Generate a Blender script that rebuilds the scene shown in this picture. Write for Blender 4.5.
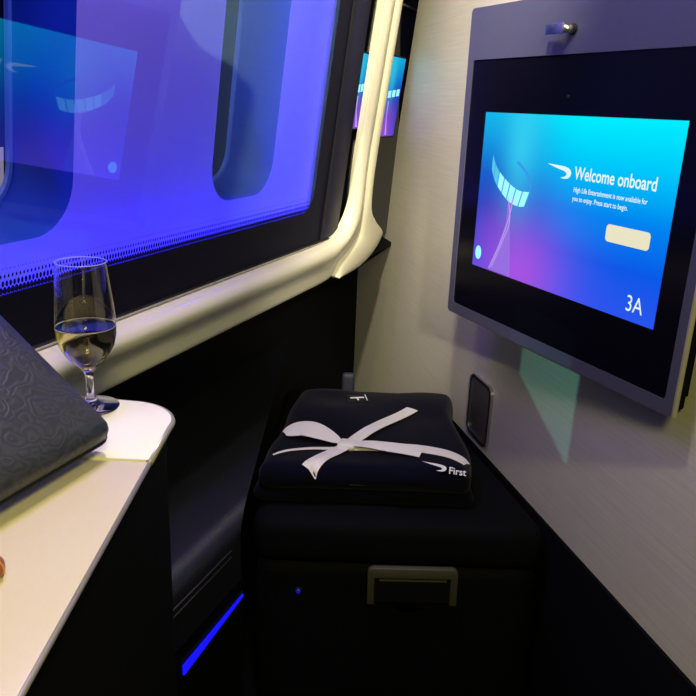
import bpy, bmesh, math, random
from mathutils import Matrix, Vector, noise
from mathutils.bvhtree import BVHTree
R = math.radians
random.seed(7)
scene = bpy.context.scene
col = scene.collection
for o in list(bpy.data.objects):
    bpy.data.objects.remove(o, do_unlink=True)

def lin(r, g, b):
    f = lambda c: (c / 255 / 12.92) if c / 255 <= 0.04045 else ((c / 255 + 0.055) / 1.055) ** 2.4
    return (f(r), f(g), f(b), 1.0)

# ------------------------------------------------------------------ camera (eye of the seated traveller is the world origin)
ROLL, PITCH, FPX = math.atan(0.04), math.atan((348 - 105) * math.cos(math.atan(0.04)) / 740.0), 740.0
fw = Vector((0, math.cos(PITCH), -math.sin(PITCH)))
up0 = Vector((0, math.sin(PITCH), math.cos(PITCH)))
rt0 = Vector((1, 0, 0))
rt = rt0 * math.cos(ROLL) + up0 * math.sin(ROLL)
up = up0 * math.cos(ROLL) - rt0 * math.sin(ROLL)
cd = bpy.data.cameras.new('camera')
cd.sensor_fit = 'HORIZONTAL'; cd.sensor_width = 36.0
cd.lens = 36.0 * FPX / 696.0
cd.clip_start = 0.02
cam = bpy.data.objects.new('camera', cd); col.objects.link(cam)
cam.matrix_world = Matrix(((rt.x, up.x, -fw.x, 0), (rt.y, up.y, -fw.y, 0), (rt.z, up.z, -fw.z, 0), (0, 0, 0, 1)))
scene.camera = cam

# ------------------------------------------------------------------ frames of the place: x along, y up, z out of the surface
H, L, D = R(20.907), R(7.0155), 0.64714               # cabin side wall: heading, inward lean, distance
dF = Vector((math.sin(H), math.cos(H), 0)); nh = Vector((math.cos(H), -math.sin(H), 0)); Z = Vector((0, 0, 1))
nF = nh * math.cos(L) - Z * math.sin(L); uF = Z * math.cos(L) + nh * math.sin(L)
def frame(x, y, z, o):
    return Matrix(((x.x, y.x, z.x, o.x), (x.y, y.y, z.y, o.y), (x.z, y.z, z.z, o.z), (0, 0, 0, 1)))
FF = frame(dF, uF, nF, nF * -D)                       # window pane plane
FV = frame(dF, Z, nh, Vector((0, 0, 0)))              # upright frame along the side wall (z = distance inboard)
hw = R(-14.3); dW = Vector((math.sin(hw), math.cos(hw), 0)); nW = Vector((-math.cos(hw), math.sin(hw), 0))
FW = frame(-dW, Z, nW, nW * -0.684)                   # partition wall under the screen
hT = R(-24.93); dT = Vector((math.sin(hT), math.cos(hT), 0)); nT = Vector((-math.cos(hT), math.sin(hT), 0))
FT = frame(-dT, Z, nT, nT * -0.786)                   # front of the entertainment screen
I4 = Matrix.Identity(4)

# ------------------------------------------------------------------ world, lights, exposure
w = bpy.data.worlds.new('cabin_night'); scene.world = w; w.use_nodes = True
w.node_tree.nodes['Background'].inputs[0].default_value = (0.35, 0.4, 0.75, 1)
w.node_tree.nodes['Background'].inputs[1].default_value = 0.008
vs = scene.view_settings
vs.view_transform = 'Standard'; vs.look = 'None'; vs.exposure = 0.0; vs.gamma = 1.0; vs.use_curve_mapping = False

def aim(o, loc, tgt):
    o.location = loc
    o.rotation_euler = (Vector(tgt) - Vector(loc)).to_track_quat('-Z', 'Y').to_euler()
def area(name, loc, tgt, size, power, color, size_y=None, spread=180):
    d = bpy.data.lights.new(name, 'AREA'); d.energy = power; d.color = color
    d.size = size; d.spread = R(spread)
    if size_y: d.shape = 'RECTANGLE'; d.size_y = size_y
    o = bpy.data.objects.new(name, d); col.objects.link(o); aim(o, loc, tgt); return o
def spot(name, loc, tgt, power, color, angle, blend, radius):
    d = bpy.data.lights.new(name, 'SPOT'); d.energy = power; d.color = color
    d.spot_size = R(angle); d.spot_blend = blend; d.shadow_soft_size = radius
    o = bpy.data.objects.new(name, d); col.objects.link(o); aim(o, loc, tgt); return o
WARM = (1.0, 0.86, 0.55)
spot('reading_lamp_beam', (-0.22, 0.98, 0.85), (-0.24, 0.62, -0.33), 21.0, WARM, 66, 0.7, 0.05)
area('ceiling_wash', (-0.09, 0.90, 0.87), (0.05, 1.35, -0.6), 0.08, 6.0, (1.0, 0.92, 0.72))
spot('partition_fill', (0.20, -0.20, 0.25), (0.06, 2.3, -0.60), 110.0, (1.0, 0.90, 0.72), 22, 0.8, 0.03)  # added fill without a known source, brightens the lower left partition
spot('partition_wash', (0.02, 0.60, 0.78), (0.20, 2.0, -0.12), 165.0, (1.0, 0.90, 0.70), 46, 0.9, 0.03)
area('aisle_glow', (0.15, -0.35, 0.55), (0.45, 0.9, -0.5), 0.25, 12.5, (1.0, 0.91, 0.34))
def fpt(s, t, k): return FF @ Vector((s, t, k))
def strip_light(name, a, b, tgt, wdt, power, color):
    a, b, tgt = Vector(a), Vector(b), Vector(tgt)
    d = bpy.data.lights.new(name, 'AREA'); d.shape = 'RECTANGLE'; d.size = (b - a).length; d.size_y = wdt
    d.energy = power; d.color = color
    o = bpy.data.objects.new(name, d); col.objects.link(o)
    x = (b - a).normalized(); m = (a + b) / 2; z = (m - tgt).normalized(); y = z.cross(x).normalized(); z = x.cross(y)
    o.matrix_world = frame(x, y, z, m); return o
BLUE = (0.010, 0.008, 1.0)
strip_light('mood_light_sill', fpt(0.30, -0.375, -0.045), fpt(1.70, -0.375, -0.055), fpt(0.95, -0.1, -0.09), 0.02, 3.6, BLUE)
strip_light('mood_light_end', fpt(1.70, -0.34, -0.060), fpt(1.70, 0.5, -0.060), fpt(1.3, 0.08, -0.09), 0.02, 5.5, BLUE)
strip_light('mood_light_top', fpt(0.45, 0.50, -0.04), fpt(1.05, 0.50, -0.04), fpt(0.8, 0.0, -0.09), 0.05, 7.0, (0.60, 0.30, 1.0))

GL = Vector((-0.25, -0.10, 0.15))
spot('added_patch_spot', GL, FW @ Vector((-1.165, -0.475, 0.0)), 30.0, (0.30, 1.0, 0.88), 30, 0.1, 0.0003)  # added unseen source that only makes the teal patch below the screen

# ------------------------------------------------------------------ materials
MATS = {}
def mat(name, c, rough=0.5, metal=0.0, spec=0.5, emit=None, es=0.0, bump=None, var=None, coat=0.0, trans=0.0, ior=1.45, sheen=0.0):
    """procedural principled material; bump=(scale, strength, kind, stretch); var=(scale, amount)"""
    if name in MATS: return MATS[name]
    m = bpy.data.materials.new(name); m.use_nodes = True
    nt = m.node_tree; p = nt.nodes['Principled BSDF']
    p.inputs['Base Color'].default_value = c; p.inputs['Roughness'].default_value = rough
    p.inputs['Metallic'].default_value = metal; p.inputs['Specular IOR Level'].default_value = spec
    p.inputs['Coat Weight'].default_value = coat; p.inputs['Transmission Weight'].default_value = trans
    p.inputs['IOR'].default_value = ior; p.inputs['Sheen Weight'].default_value = sheen
    if emit:
        p.inputs['Emission Color'].default_value = emit; p.inputs['Emission Strength'].default_value = es
    tc = nt.nodes.new('ShaderNodeTexCoord')
    if var:
        n = nt.nodes.new('ShaderNodeTexNoise'); n.inputs['Scale'].default_value = var[0]; n.inputs['Detail'].default_value = 4
        mp = nt.nodes.new('ShaderNodeMapping'); mp.inputs['Scale'].default_value = var[2] if len(var) > 2 else (1, 1, 1)
        nt.links.new(tc.outputs['Object'], mp.inputs['Vector']); nt.links.new(mp.outputs[0], n.inputs['Vector'])
        mx = nt.nodes.new('ShaderNodeMixRGB'); mx.inputs[1].default_value = [v * (1 - var[1]) for v in c[:3]] + [1]
        mx.inputs[2].default_value = [min(1, v * (1 + var[1])) for v in c[:3]] + [1]
        nt.links.new(n.outputs[0], mx.inputs[0]); nt.links.new(mx.outputs[0], p.inputs['Base Color'])
    if bump:
        sc, st, kind = bump[:3]
        mp = nt.nodes.new('ShaderNodeMapping'); mp.inputs['Scale'].default_value = bump[3] if len(bump) > 3 else (1, 1, 1)
        nt.links.new(tc.outputs['Object'], mp.inputs['Vector'])
        if kind == 'noise':
            n = nt.nodes.new('ShaderNodeTexNoise'); n.inputs['Scale'].default_value = sc; n.inputs['Detail'].default_value = 5; out = n.outputs[0]
        elif kind == 'cells':
            n = nt.nodes.new('ShaderNodeTexVoronoi'); n.inputs['Scale'].default_value = sc; out = n.outputs[0]
        else:
            n = nt.nodes.new('ShaderNodeTexWave'); n.inputs['Scale'].default_value = sc; n.inputs['Distortion'].default_value = 1.0
            n.bands_direction = 'Y'; out = n.outputs[1]
        nt.links.new(mp.outputs[0], n.inputs['Vector'])
        b = nt.nodes.new('ShaderNodeBump'); b.inputs['Strength'].default_value = st; b.inputs['Distance'].default_value = 0.002
        nt.links.new(out, b.inputs['Height']); nt.links.new(b.outputs[0], p.inputs['Normal'])
    MATS[name] = m
    return m

M_wall = mat('striated_laminate', lin(196, 191, 172), 0.42, bump=(6, 0.15, 'noise', (2, 70, 3)), var=(5, 0.17, (1.2, 52, 1)))
M_lining = mat('cabin_lining', lin(215, 212, 220), 0.7, bump=(300, 0.1, 'noise'), var=(30, 0.03))
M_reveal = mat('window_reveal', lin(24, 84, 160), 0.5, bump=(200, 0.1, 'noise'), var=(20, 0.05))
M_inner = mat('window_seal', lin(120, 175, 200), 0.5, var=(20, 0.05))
M_night = mat('night_glass', lin(8, 10, 22), 0.08, spec=0.3, var=(4, 0.1))
M_black = mat('dark_panel', lin(5, 6, 13), 0.75, spec=0.12, bump=(250, 0.15, 'noise'), var=(8, 0.15))
M_band = mat('dark_band', lin(24, 22, 52), 0.55, spec=0.2, var=(8, 0.1))
M_slot = mat('smoked_glass', lin(14, 15, 32), 0.12, spec=0.4, var=(25, 0.3))
M_cream = mat('cream_moulding', lin(206, 202, 176), 0.34, metal=0.0, spec=0.5, coat=0.15, bump=(120, 0.04, 'noise'), var=(10, 0.03))
M_silver = mat('satin_silver', lin(190, 188, 184), 0.28, metal=1.0, bump=(200, 0.05, 'noise', (1, 20, 1)), var=(40, 0.05))
M_groove = mat('groove_black', lin(20, 22, 28), 0.6, spec=0.2, var=(20, 0.1))
M_tvgrey = mat('screen_shell', lin(80, 80, 100), 0.45, metal=0.35, bump=(400, 0.08, 'noise'), var=(60, 0.05))
M_bezel = mat('bezel_glass', lin(9, 8, 18), 0.2, spec=0.15, var=(10, 0.05))
M_edge = mat('pale_trim', lin(180, 178, 150), 0.35, metal=0.4, var=(20, 0.05))
M_table = mat('cream_table', lin(214, 203, 170), 0.28, spec=0.5, coat=0.2, bump=(90, 0.03, 'noise'), var=(60, 0.025, (12, 2, 1)))
M_cap = mat('pale_table', lin(240, 238, 218), 0.3, spec=0.5, var=(20, 0.02))
M_trim = mat('grey_edging', lin(168, 164, 150), 0.35, metal=0.5, var=(20, 0.05))
M_leather = mat('navy_leather', lin(14, 17, 30), 0.44, spec=0.7, coat=0.75, bump=(260, 0.25, 'cells'), var=(20, 0.15))
M_leather.node_tree.nodes['Principled BSDF'].inputs['Coat Roughness'].default_value = 0.38
M_cushion = mat('navy_upholstery', lin(8, 9, 14), 0.8, spec=0.08, sheen=0.0, bump=(500, 0.3, 'noise'), var=(15, 0.15))
M_jersey = mat('navy_jersey', lin(8, 9, 26), 0.9, spec=0.05, sheen=0.05, bump=(700, 0.35, 'noise'), var=(25, 0.2))
M_jersey2 = mat('navy_jersey_under', lin(7, 8, 18), 0.9, spec=0.05, sheen=0.03, bump=(700, 0.35, 'noise'), var=(25, 0.2))
M_ribbon = mat('white_satin', lin(240, 236, 224), 0.35, spec=0.5, sheen=0.3, bump=(30, 0.12, 'noise', (1, 8, 1)), var=(60, 0.04))
M_thread = mat('white_thread', lin(225, 225, 225), 0.7, var=(200, 0.1))
M_latch = mat('bronze_latch', lin(100, 98, 84), 0.42, metal=0.6, bump=(300, 0.08, 'noise'), var=(50, 0.08))
M_latchdark = mat('latch_well', lin(16, 17, 18), 0.4, spec=0.3, var=(30, 0.1))
M_brown = mat('brown_shell', lin(150, 84, 40), 0.4, bump=(60, 0.4, 'noise'), var=(80, 0.35))
M_blueled = mat('blue_led', lin(10, 10, 60), 0.4, emit=lin(18, 14, 255), es=1.6, var=(10, 0.05))
M_carpet = mat('dark_carpet', lin(12, 13, 22), 0.95, spec=0.05, bump=(900, 0.6, 'noise'), var=(60, 0.3))
M_plate = mat('dark_steel', lin(92, 88, 84), 0.5, metal=0.4, bump=(300, 0.05, 'noise'), var=(12, 0.1))

# ------------------------------------------------------------------ mesh helpers
def setp(o, label=None, cat=None, group=None, kind=None):
    if label: o['label'] = label
    if cat: o['category'] = cat
    if group: o['group'] = group
    if kind: o['kind'] = kind
    return o
def empty(name, loc, label=None, cat=None, kind=None):
    o = bpy.data.objects.new(name, None); col.objects.link(o); o.location = loc; o.empty_display_size = 0.05
    return setp(o, label, cat, None, kind)
def world_of(o):
    m = o.matrix_basis.copy()
    if o.parent: m = world_of(o.parent) @ o.matrix_parent_inverse @ m
    return m
def link(name, me, m, parent=None, fr=I4, recenter=True, smooth=False):
    if smooth is True:
        for p in me.polygons: p.use_smooth = True
    if recenter and len(me.vertices):
        lo = Vector([min(v.co[i] for v in me.vertices) for i in range(3)]); hi = Vector([max(v.co[i] for v in me.vertices) for i in range(3)])
        c = (lo + hi) / 2
        me.transform(Matrix.Translation(-c)); fr = fr @ Matrix.Translation(c)
    if m: me.materials.append(m)
    o = bpy.data.objects.new(name, me); col.objects.link(o)
    if parent:
        o.parent = parent; o.matrix_parent_inverse = world_of(parent).inverted()
    o.matrix_basis = fr
    return o
def pyd(name, v, f, m, parent=None, fr=I4, recenter=True, smooth=False, fix=True):
    me = bpy.data.meshes.new(name); me.from_pydata([tuple(a) for a in v], [], f)
    if fix:
        bm = bmesh.new(); bm.from_mesh(me); bmesh.ops.recalc_face_normals(bm, faces=bm.faces); bm.to_mesh(me); bm.free()
    return link(name, me, m, parent, fr, recenter, smooth)
def bmo(name, bm, m, parent=None, fr=I4, recenter=True, smooth=False):
    bmesh.ops.recalc_face_normals(bm, faces=bm.faces)
    me = bpy.data.meshes.new(name); bm.to_mesh(me); bm.free()
    return link(name, me, m, parent, fr, recenter, smooth)
def autosmooth(o, ang=35):
    me = o.data
    for p in me.polygons: p.use_smooth = True
    bm = bmesh.new(); bm.from_mesh(me)
    for e in bm.edges:
        if len(e.link_faces) == 2 and e.calc_face_angle(0) > R(ang): e.smooth = False
    bm.to_mesh(me); bm.free(); return o
def box(name, lo, hi, m, parent=None, fr=I4, bev=0.0, seg=2, recenter=True):
    bm = bmesh.new(); bmesh.ops.create_cube(bm, size=1)
    for v in bm.verts:
        v.co = Vector([(lo[i] + hi[i]) / 2 + v.co[i] * (hi[i] - lo[i]) for i in range(3)])
    if bev: bmesh.ops.bevel(bm, geom=bm.edges[:], offset=bev, segments=seg, affect='EDGES', profile=0.5)
    o = bmo(name, bm, m, parent, fr, recenter)
    return autosmooth(o) if bev else o
def prism(name, poly, z0, z1, m, parent=None, fr=I4, bev=0.0, recenter=True):
    """2D outline (x, y) extruded along z of the frame"""
    bm = bmesh.new(); a = [bm.verts.new((x, y, z0)) for x, y in poly]; b = [bm.verts.new((x, y, z1)) for x, y in poly]
    n = len(poly); bm.faces.new(a[::-1]); top = bm.faces.new(b)
    for i in range(n): bm.faces.new((a[i], a[(i + 1) % n], b[(i + 1) % n], b[i]))
    if bev:
        bmesh.ops.recalc_face_normals(bm, faces=bm.faces)
        bmesh.ops.bevel(bm, geom=list(top.edges), offset=bev, segments=2, affect='EDGES', profile=0.5)
    o = bmo(name, bm, m, parent, fr, recenter)
    return autosmooth(o, 40)
def rrect(x0, x1, y0, y1, r, n=8):
    out = []
    for cx, cy, a0 in ((x1 - r, y0 + r, -90), (x1 - r, y1 - r, 0), (x0 + r, y1 - r, 90), (x0 + r, y0 + r, 180)):
        for i in range(n + 1):
            a = R(a0 + 90 * i / n); out.append((cx + r * math.cos(a), cy + r * math.sin(a)))
    return out
def ring(name, outer, inner, z0, z1, m, parent=None, fr=I4):
    """frame between two outlines of equal point count"""
    n = len(outer); v = []
    for z in (z0, z1):
        v += [(x, y, z) for x, y in outer] + [(x, y, z) for x, y in inner]
    f = []
    for i in range(n):
        j = (i + 1) % n
        f += [(2 * n + i, 2 * n + j, 3 * n + j, 3 * n + i), (i, n + i, n + j, j), (i, j, 2 * n + j, 2 * n + i), (n + i, 3 * n + i, 3 * n + j, n + j)]
    return autosmooth(pyd(name, v, f, m, parent, fr), 40)
def tube(name, pts, r, m, parent=None, fr=I4, n=8, closed=False):
    pts = [Vector(p) for p in pts]; v = []; f = []
    N = len(pts)
    for i, p in enumerate(pts):
        t = (pts[min(i + 1, N - 1)] - pts[max(i - 1, 0)])
        if closed: t = pts[(i + 1) % N] - pts[i - 1]
        t.normalize(); a = t.orthogonal() if abs(t.z) > 0.9 else t.cross(Vector((0, 0, 1))).normalized(); b = t.cross(a)
        rr = r[i] if isinstance(r, (list, tuple)) else r
        for k in range(n):
            g = 2 * math.pi * k / n; v.append(p + (a * math.cos(g) + b * math.sin(g)) * rr)
    for i in range(N if closed else N - 1):
        for k in range(n):
            j = (i + 1) % N; f.append((i * n + k, i * n + (k + 1) % n, j * n + (k + 1) % n, j * n + k))
    if not closed: f += [tuple(range(n))[::-1], tuple(range((N - 1) * n, N * n))]
    return pyd(name, v, f, m, parent, fr, smooth=True)
def lathe(name, prof, m, parent=None, loc=(0, 0, 0), n=48, close=True):
    v = []; f = []
    for r, z in prof:
        for k in range(n):
            a = 2 * math.pi * k / n; v.append((loc[0] + r * math.cos(a), loc[1] + r * math.sin(a), loc[2] + z))
    for i in range(len(prof) - 1):
        for k in range(n): f.append((i * n + k, i * n + (k + 1) % n, (i + 1) * n + (k + 1) % n, (i + 1) * n + k))
    me = bpy.data.meshes.new(name); me.from_pydata(v, [], f)
    bm = bmesh.new(); bm.from_mesh(me); bmesh.ops.remove_doubles(bm, verts=bm.verts, dist=1e-5)
    bmesh.ops.recalc_face_normals(bm, faces=bm.faces); bm.to_mesh(me); bm.free()
    return autosmooth(link(name, me, m, parent), 38)
def rounded_grid(sx, sy, sz, r, n=14):
    """soft box of full sizes sx, sy, sz centred at the origin: (verts, faces) of a gridded rounded cube"""
    bm = bmesh.new(); bmesh.ops.create_cube(bm, size=2.0)
    bmesh.ops.subdivide_edges(bm, edges=bm.edges[:], cuts=n, use_grid_fill=True)
    hx, hy, hz = sx / 2, sy / 2, sz / 2
    for v in bm.verts:
        # bias the grid to the rims so that the rounding is smooth
        q = Vector([math.copysign(abs(c) ** 0.6, c) if abs(c) > 1e-6 else 0 for c in v.co])
        p = Vector((q.x * hx, q.y * hy, q.z * hz))
        rz = min(r, hz)
        c = Vector((max(-hx + r, min(hx - r, p.x)), max(-hy + r, min(hy - r, p.y)), max(-hz + rz, min(hz - rz, p.z))))
        d = p - c
        if d.length > 1e-9:
            e = Vector((d.x / r, d.y / r, d.z / rz)); e.normalize(); p = c + Vector((e.x * r, e.y * r, e.z * rz))
        v.co = p
    return bm
def text(name, s, size, x, y, z, m, parent, fr, bold=0.0, align='LEFT', sx=1.0, shear=0.0):
    c = bpy.data.curves.new(name, 'FONT'); c.body = s; c.size = size; c.align_x = align; c.offset = bold; c.shear = shear; c.fill_mode = 'FRONT'
    t = bpy.data.objects.new(name + '_curve', c); col.objects.link(t)
    me = bpy.data.meshes.new_from_object(t.evaluated_get(bpy.context.evaluated_depsgraph_get()))
    bpy.data.objects.remove(t, do_unlink=True)
    me.transform(Matrix.Translation((x, y, z)) @ Matrix.Diagonal((sx, 1, 1, 1))); me.name = name
    me.materials.clear()
    return link(name, me, m, parent, fr)

# ------------------------------------------------------------------ the setting: floor, cabin side wall with two windows, partition
fl = prism('floor', [(-1.0, -0.6), (0.75, -0.6), (0.75, 2.75), (-1.0, 2.75)], -1.19, -1.15, M_carpet); setp(fl, 'dark carpet floor of the suite', None, None, 'structure')

# side lining with two real window openings (recessed reveals)
def lining():
    S = [(0.605, 0.858), (1.232, 1.482)]; t0, t1, r, k0, k1 = -0.282, 0.32, 0.075, -0.09, -0.20
    root = empty('wall_side', fpt(0.9, -0.40, -0.09), 'pale cabin side wall glowing violet blue behind the large pane', None, 'structure')
    bm = bmesh.new()
    outer = [(0.05, -0.40), (1.80, -0.40), (1.80, 0.62), (0.05, 0.62)]
    ov = [bm.verts.new((x, y, k0)) for x, y in outer]
    edges = [bm.edges.new((ov[i], ov[(i + 1) % 4])) for i in range(4)]
    for a, b in S:
        pl = rrect(a, b, t0, t1, r, 10); vv = [bm.verts.new((x, y, k0)) for x, y in pl]
        edges += [bm.edges.new((vv[i], vv[(i + 1) % len(vv)])) for i in range(len(vv))]
    bmesh.ops.triangle_fill(bm, use_beauty=True, use_dissolve=False, edges=edges)
    o = bmo('lining_panel', bm, M_lining, root, FF)
    # returns that close the lit cavity (bottom, end, top)
    for nm, lo, hi in (('cavity_sill', (0.05, -0.40, -0.09), (1.60, -0.392, -0.006)), ('cavity_sill', (1.60, -0.40, -0.09), (1.80, -0.392, -0.052)), ('cavity_end', (1.80, -0.40, -0.09), (1.808, 0.62, -0.052)),
                       ('cavity_head', (0.05, 0.62, -0.09), (1.60, 0.628, -0.006))):
        box(nm, lo, hi, M_lining, root, FF)
    for i, (a, b) in enumerate(S):
        wn = empty('window_%d' % (i + 1), fpt((a + b) / 2, t0, k1), ['left cabin window with rounded reveal and dark night glass', 'right cabin window with rounded reveal beside the cream pillar'][i], None, 'structure')
        po = rrect(a, b, t0, t1, r, 10); pi_ = rrect(a + 0.004, b - 0.004, t0 + 0.006, t1 - 0.006, r - 0.005, 10)
        n = len(po); mid = rrect(a + 0.001, b - 0.001, t0 + 0.001, t1 - 0.001, r, 10)
        v = [(x, y, k0) for x, y in po] + [(x, y, k0 - 0.05) for x, y in mid] + [(x, y, k1) for x, y in pi_]
        f = []
        for q in range(2):
            for j in range(n): f.append((q * n + j, q * n + (j + 1) % n, (q + 1) * n + (j + 1) % n, (q + 1) * n + j))
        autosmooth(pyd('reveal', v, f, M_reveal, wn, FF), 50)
        ins = rrect(a + 0.010, b - 0.010, t0 + 0.012, t1 - 0.012, r - 0.010, 10)
        ring('seal', pi_, ins, k1 - 0.004, k1 + 0.004, M_inner, wn, FF)
        prism('window_glass', pi_, k1 - 0.012, k1 - 0.005, M_night, wn, FF)
        if i == 0:
            lv = box('cream_glow_patch', (0.70, -0.252, k1 - 0.005), (0.8445, -0.182, k1 - 0.0035), mat('cream_glow', lin(60, 56, 50), 0.6, emit=lin(196, 186, 160), es=1.0, var=(12, 0.1)), wn, FF)  # emissive patch added over the glass, source of the cream brightness unknown
            lv['label'] = 'added cream glowing patch of unknown source'
lining()

# big inner pane: clear, softly mirroring glass with a printed black border that breaks up into dots
def pane_material():
    m = bpy.data.materials.new('printed_pane'); m.use_nodes = True; nt = m.node_tree; nt.nodes.clear(); N = nt.nodes.new; Lk = nt.links.new
    out = N('ShaderNodeOutputMaterial')
    tc = N('ShaderNodeTexCoord'); sp = N('ShaderNodeSeparateXYZ'); Lk(tc.outputs['Object'], sp.inputs[0])
    def mt(op, a, b=None, c=None):
        n = N('ShaderNodeMath'); n.operation = op
        for i, x in enumerate((a, b, c)):
            if x is None: continue
            if isinstance(x, (int, float)): n.inputs[i].default_value = x
            else: Lk(x, n.inputs[i])
        return n.outputs[0]
    s, t = sp.outputs[0], sp.outputs[1]
    # distance outside a rounded corner at (1.522, -0.311), radius r
    r = 0.05
    qx = mt('ADD', mt('SUBTRACT', s, 1.522), r); qy = mt('ADD', mt('SUBTRACT', -0.311, t), r)
    mx = mt('MAXIMUM', qx, 0.0); my = mt('MAXIMUM', qy, 0.0)
    dist = mt('SUBTRACT', mt('ADD', mt('SQRT', mt('ADD', mt('MULTIPLY', mx, mx), mt('MULTIPLY', my, my))), mt('MINIMUM', mt('MAXIMUM', qx, qy), 0.0)), r)   # <0 inside the clear field
    solid = mt('GREATER_THAN', dist, -0.002)
    # staggered grid of upright oval dots near the lower border
    px, py = 0.0060, 0.0088
    row = mt('FLOOR', mt('DIVIDE', t, py)); odd = mt('MULTIPLY', mt('FLOORED_MODULO', row, 2.0), 0.5)
    fx = mt('SUBTRACT', mt('FRACT', mt('ADD', mt('DIVIDE', s, px), odd)), 0.5); fy = mt('SUBTRACT', mt('FRACT', mt('DIVIDE', t, py)), 0.5)
    rad = mt('SQRT', mt('ADD', mt('MULTIPLY', fx, fx), mt('MULTIPLY', mt('MULTIPLY', fy, fy), 0.72)))
    lower = mt('SUBTRACT', -0.311, t)                                  # -0.04 .. 0 in the dotted zone
    size = mt('MULTIPLY', mt('ADD', lower, 0.040), 0.62 / 0.040)
    lim = mt('MULTIPLY', size, mt('LESS_THAN', s, 1.51))
    dots = mt('LESS_THAN', rad, lim)
    mask = mt('MAXIMUM', solid, dots)
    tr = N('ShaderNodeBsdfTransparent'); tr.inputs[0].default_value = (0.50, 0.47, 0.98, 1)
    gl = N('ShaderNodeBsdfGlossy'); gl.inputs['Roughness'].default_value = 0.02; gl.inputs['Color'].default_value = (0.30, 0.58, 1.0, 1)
    mxs = N('ShaderNodeMixShader'); mxs.inputs[0].default_value = 0.25; Lk(tr.outputs[0], mxs.inputs[1]); Lk(gl.outputs[0], mxs.inputs[2])
    bk = N('ShaderNodeBsdfPrincipled'); bk.inputs['Base Color'].default_value = lin(14, 13, 34); bk.inputs['Roughness'].default_value = 0.6; bk.inputs['Specular IOR Level'].default_value = 0.1
    fin = N('ShaderNodeMixShader'); Lk(mask, fin.inputs[0]); Lk(mxs.outputs[0], fin.inputs[1]); Lk(bk.outputs[0], fin.inputs[2])
    Lk(fin.outputs[0], out.inputs['Surface']); return m
pn = empty('window_3', fpt(0.9, -0.389, 0), 'large clear inner pane with dotted black border over both windows', None, 'structure')
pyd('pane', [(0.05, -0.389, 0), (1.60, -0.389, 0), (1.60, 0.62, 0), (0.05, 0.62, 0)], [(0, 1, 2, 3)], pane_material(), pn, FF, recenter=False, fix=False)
box('pane_border', (1.60, -0.389, -0.006), (1.69, 0.62, 0.003), M_band, pn, FF, 0.002)
box('pane_gasket', (1.588, -0.389, 0.0005), (1.600, 0.62, 0.0035), M_groove, pn, FF)

# dark slots on both sides of the pillar
sl = empty('window_4', fpt(1.9, -0.45, -0.05), 'smoked glass in the narrow slots beside the cream pillar', None, 'structure')
box('slot_glass', (1.62, -0.47, -0.05), (2.30, 0.62, -0.04), M_slot, sl, FF)
box('slot_liner', (1.685, -0.389, -0.04), (1.692, 0.62, -0.006), M_groove, sl, FF)
box('trim_bar', (1.70, 0.172, -0.040), (2.16, 0.176, -0.034), M_silver, sl, FF)

# lower part of the side wall, recessed under the rail
lw = empty('wall_lower', (FV @ Vector((1.2, -1.15, -0.93))), 'black recessed side wall under the cream rail', None, 'structure')
box('panel', (0.0, -1.15, -0.96), (2.75, -0.40, -0.93), M_black, lw, FV)
prism('soffit', [(0.0, -0.95), (2.75, -0.95), (2.75, -0.705), (0.0, -0.705)], -0.412, -0.400, M_black, lw, frame(dF, nh, -Z, Vector((0, 0, -0.812))))

# partition wall under the screen
pw = empty('wall_partition', FW @ Vector((-1.2, -0.739, 0)), 'pale striated laminate partition carrying the entertainment screen', None, 'structure')
prism('laminate', [(-1.95, 0.62), (-2.066, 0.274), (-2.283, -0.345), (-2.60, -0.43), (-2.64, -1.15), (-1.745, -1.15), (-1.745, -0.739), (-0.1, -0.739), (-0.1, 0.62)], -0.03, 0.0, M_wall, pw, FW)
bb = box('baseboard_partition', (-1.74, -1.15, -0.02), (-0.1, -0.741, 0.004), M_black, None, FW, 0.002)
setp(bb, 'black kick board below the pale partition', None, None, 'structure')

# ------------------------------------------------------------------ cream rail that sweeps up into the pillar
def resample(p, n):
    d = [0]
    for a, b in zip(p, p[1:]): d.append(d[-1] + math.dist(a, b))
    out = []
    for i in range(n):
        x = d[-1] * i / (n - 1); j = 0
        while j < len(d) - 2 and d[j + 1] < x: j += 1
        f = (x - d[j]) / max(1e-9, d[j + 1] - d[j]); out.append(tuple(a + (b - a) * f for a, b in zip(p[j], p[j + 1])))
    return out
def smooth_poly(p, it=2):
    for _ in range(it):
        q = [p[0]]
        for a, b in zip(p, p[1:]):
            q += [tuple(x * .75 + y * .25 for x, y in zip(a, b)), tuple(x * .25 + y * .75 for x, y in zip(a, b))]
        p = q + [p[-1]]
    return p
def loft(name, inner, outer, profs, m, parent, fr=FF):
    """strip between two curves of equal count; profs[i] = list of (u, k)"""
    v = []; f = []; c = len(profs[0])
    for (a, b, pr) in zip(inner, outer, profs):
        for u, k in pr: v.append((a[0] + (b[0] - a[0]) * u, a[1] + (b[1] - a[1]) * u, k))
    for i in range(len(inner) - 1):
        for j in range(c - 1): f.append((i * c + j, i * c + j + 1, (i + 1) * c + j + 1, (i + 1) * c + j))
    return autosmooth(pyd(name, v, f, m, parent, fr), 60)
RAILP = [(0, -0.015), (0.0, 0.012), (0.02, 0.024), (0.06, 0.033), (0.13, 0.0415), (0.22, 0.0435), (0.32, 0.0415), (0.42, 0.035), (0.52, 0.027), (0.62, 0.0215), (0.74, 0.020), (0.86, 0.0235), (0.94, 0.0235), (0.985, 0.02), (1.0, 0.008), (1.0, -0.03)]
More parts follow.
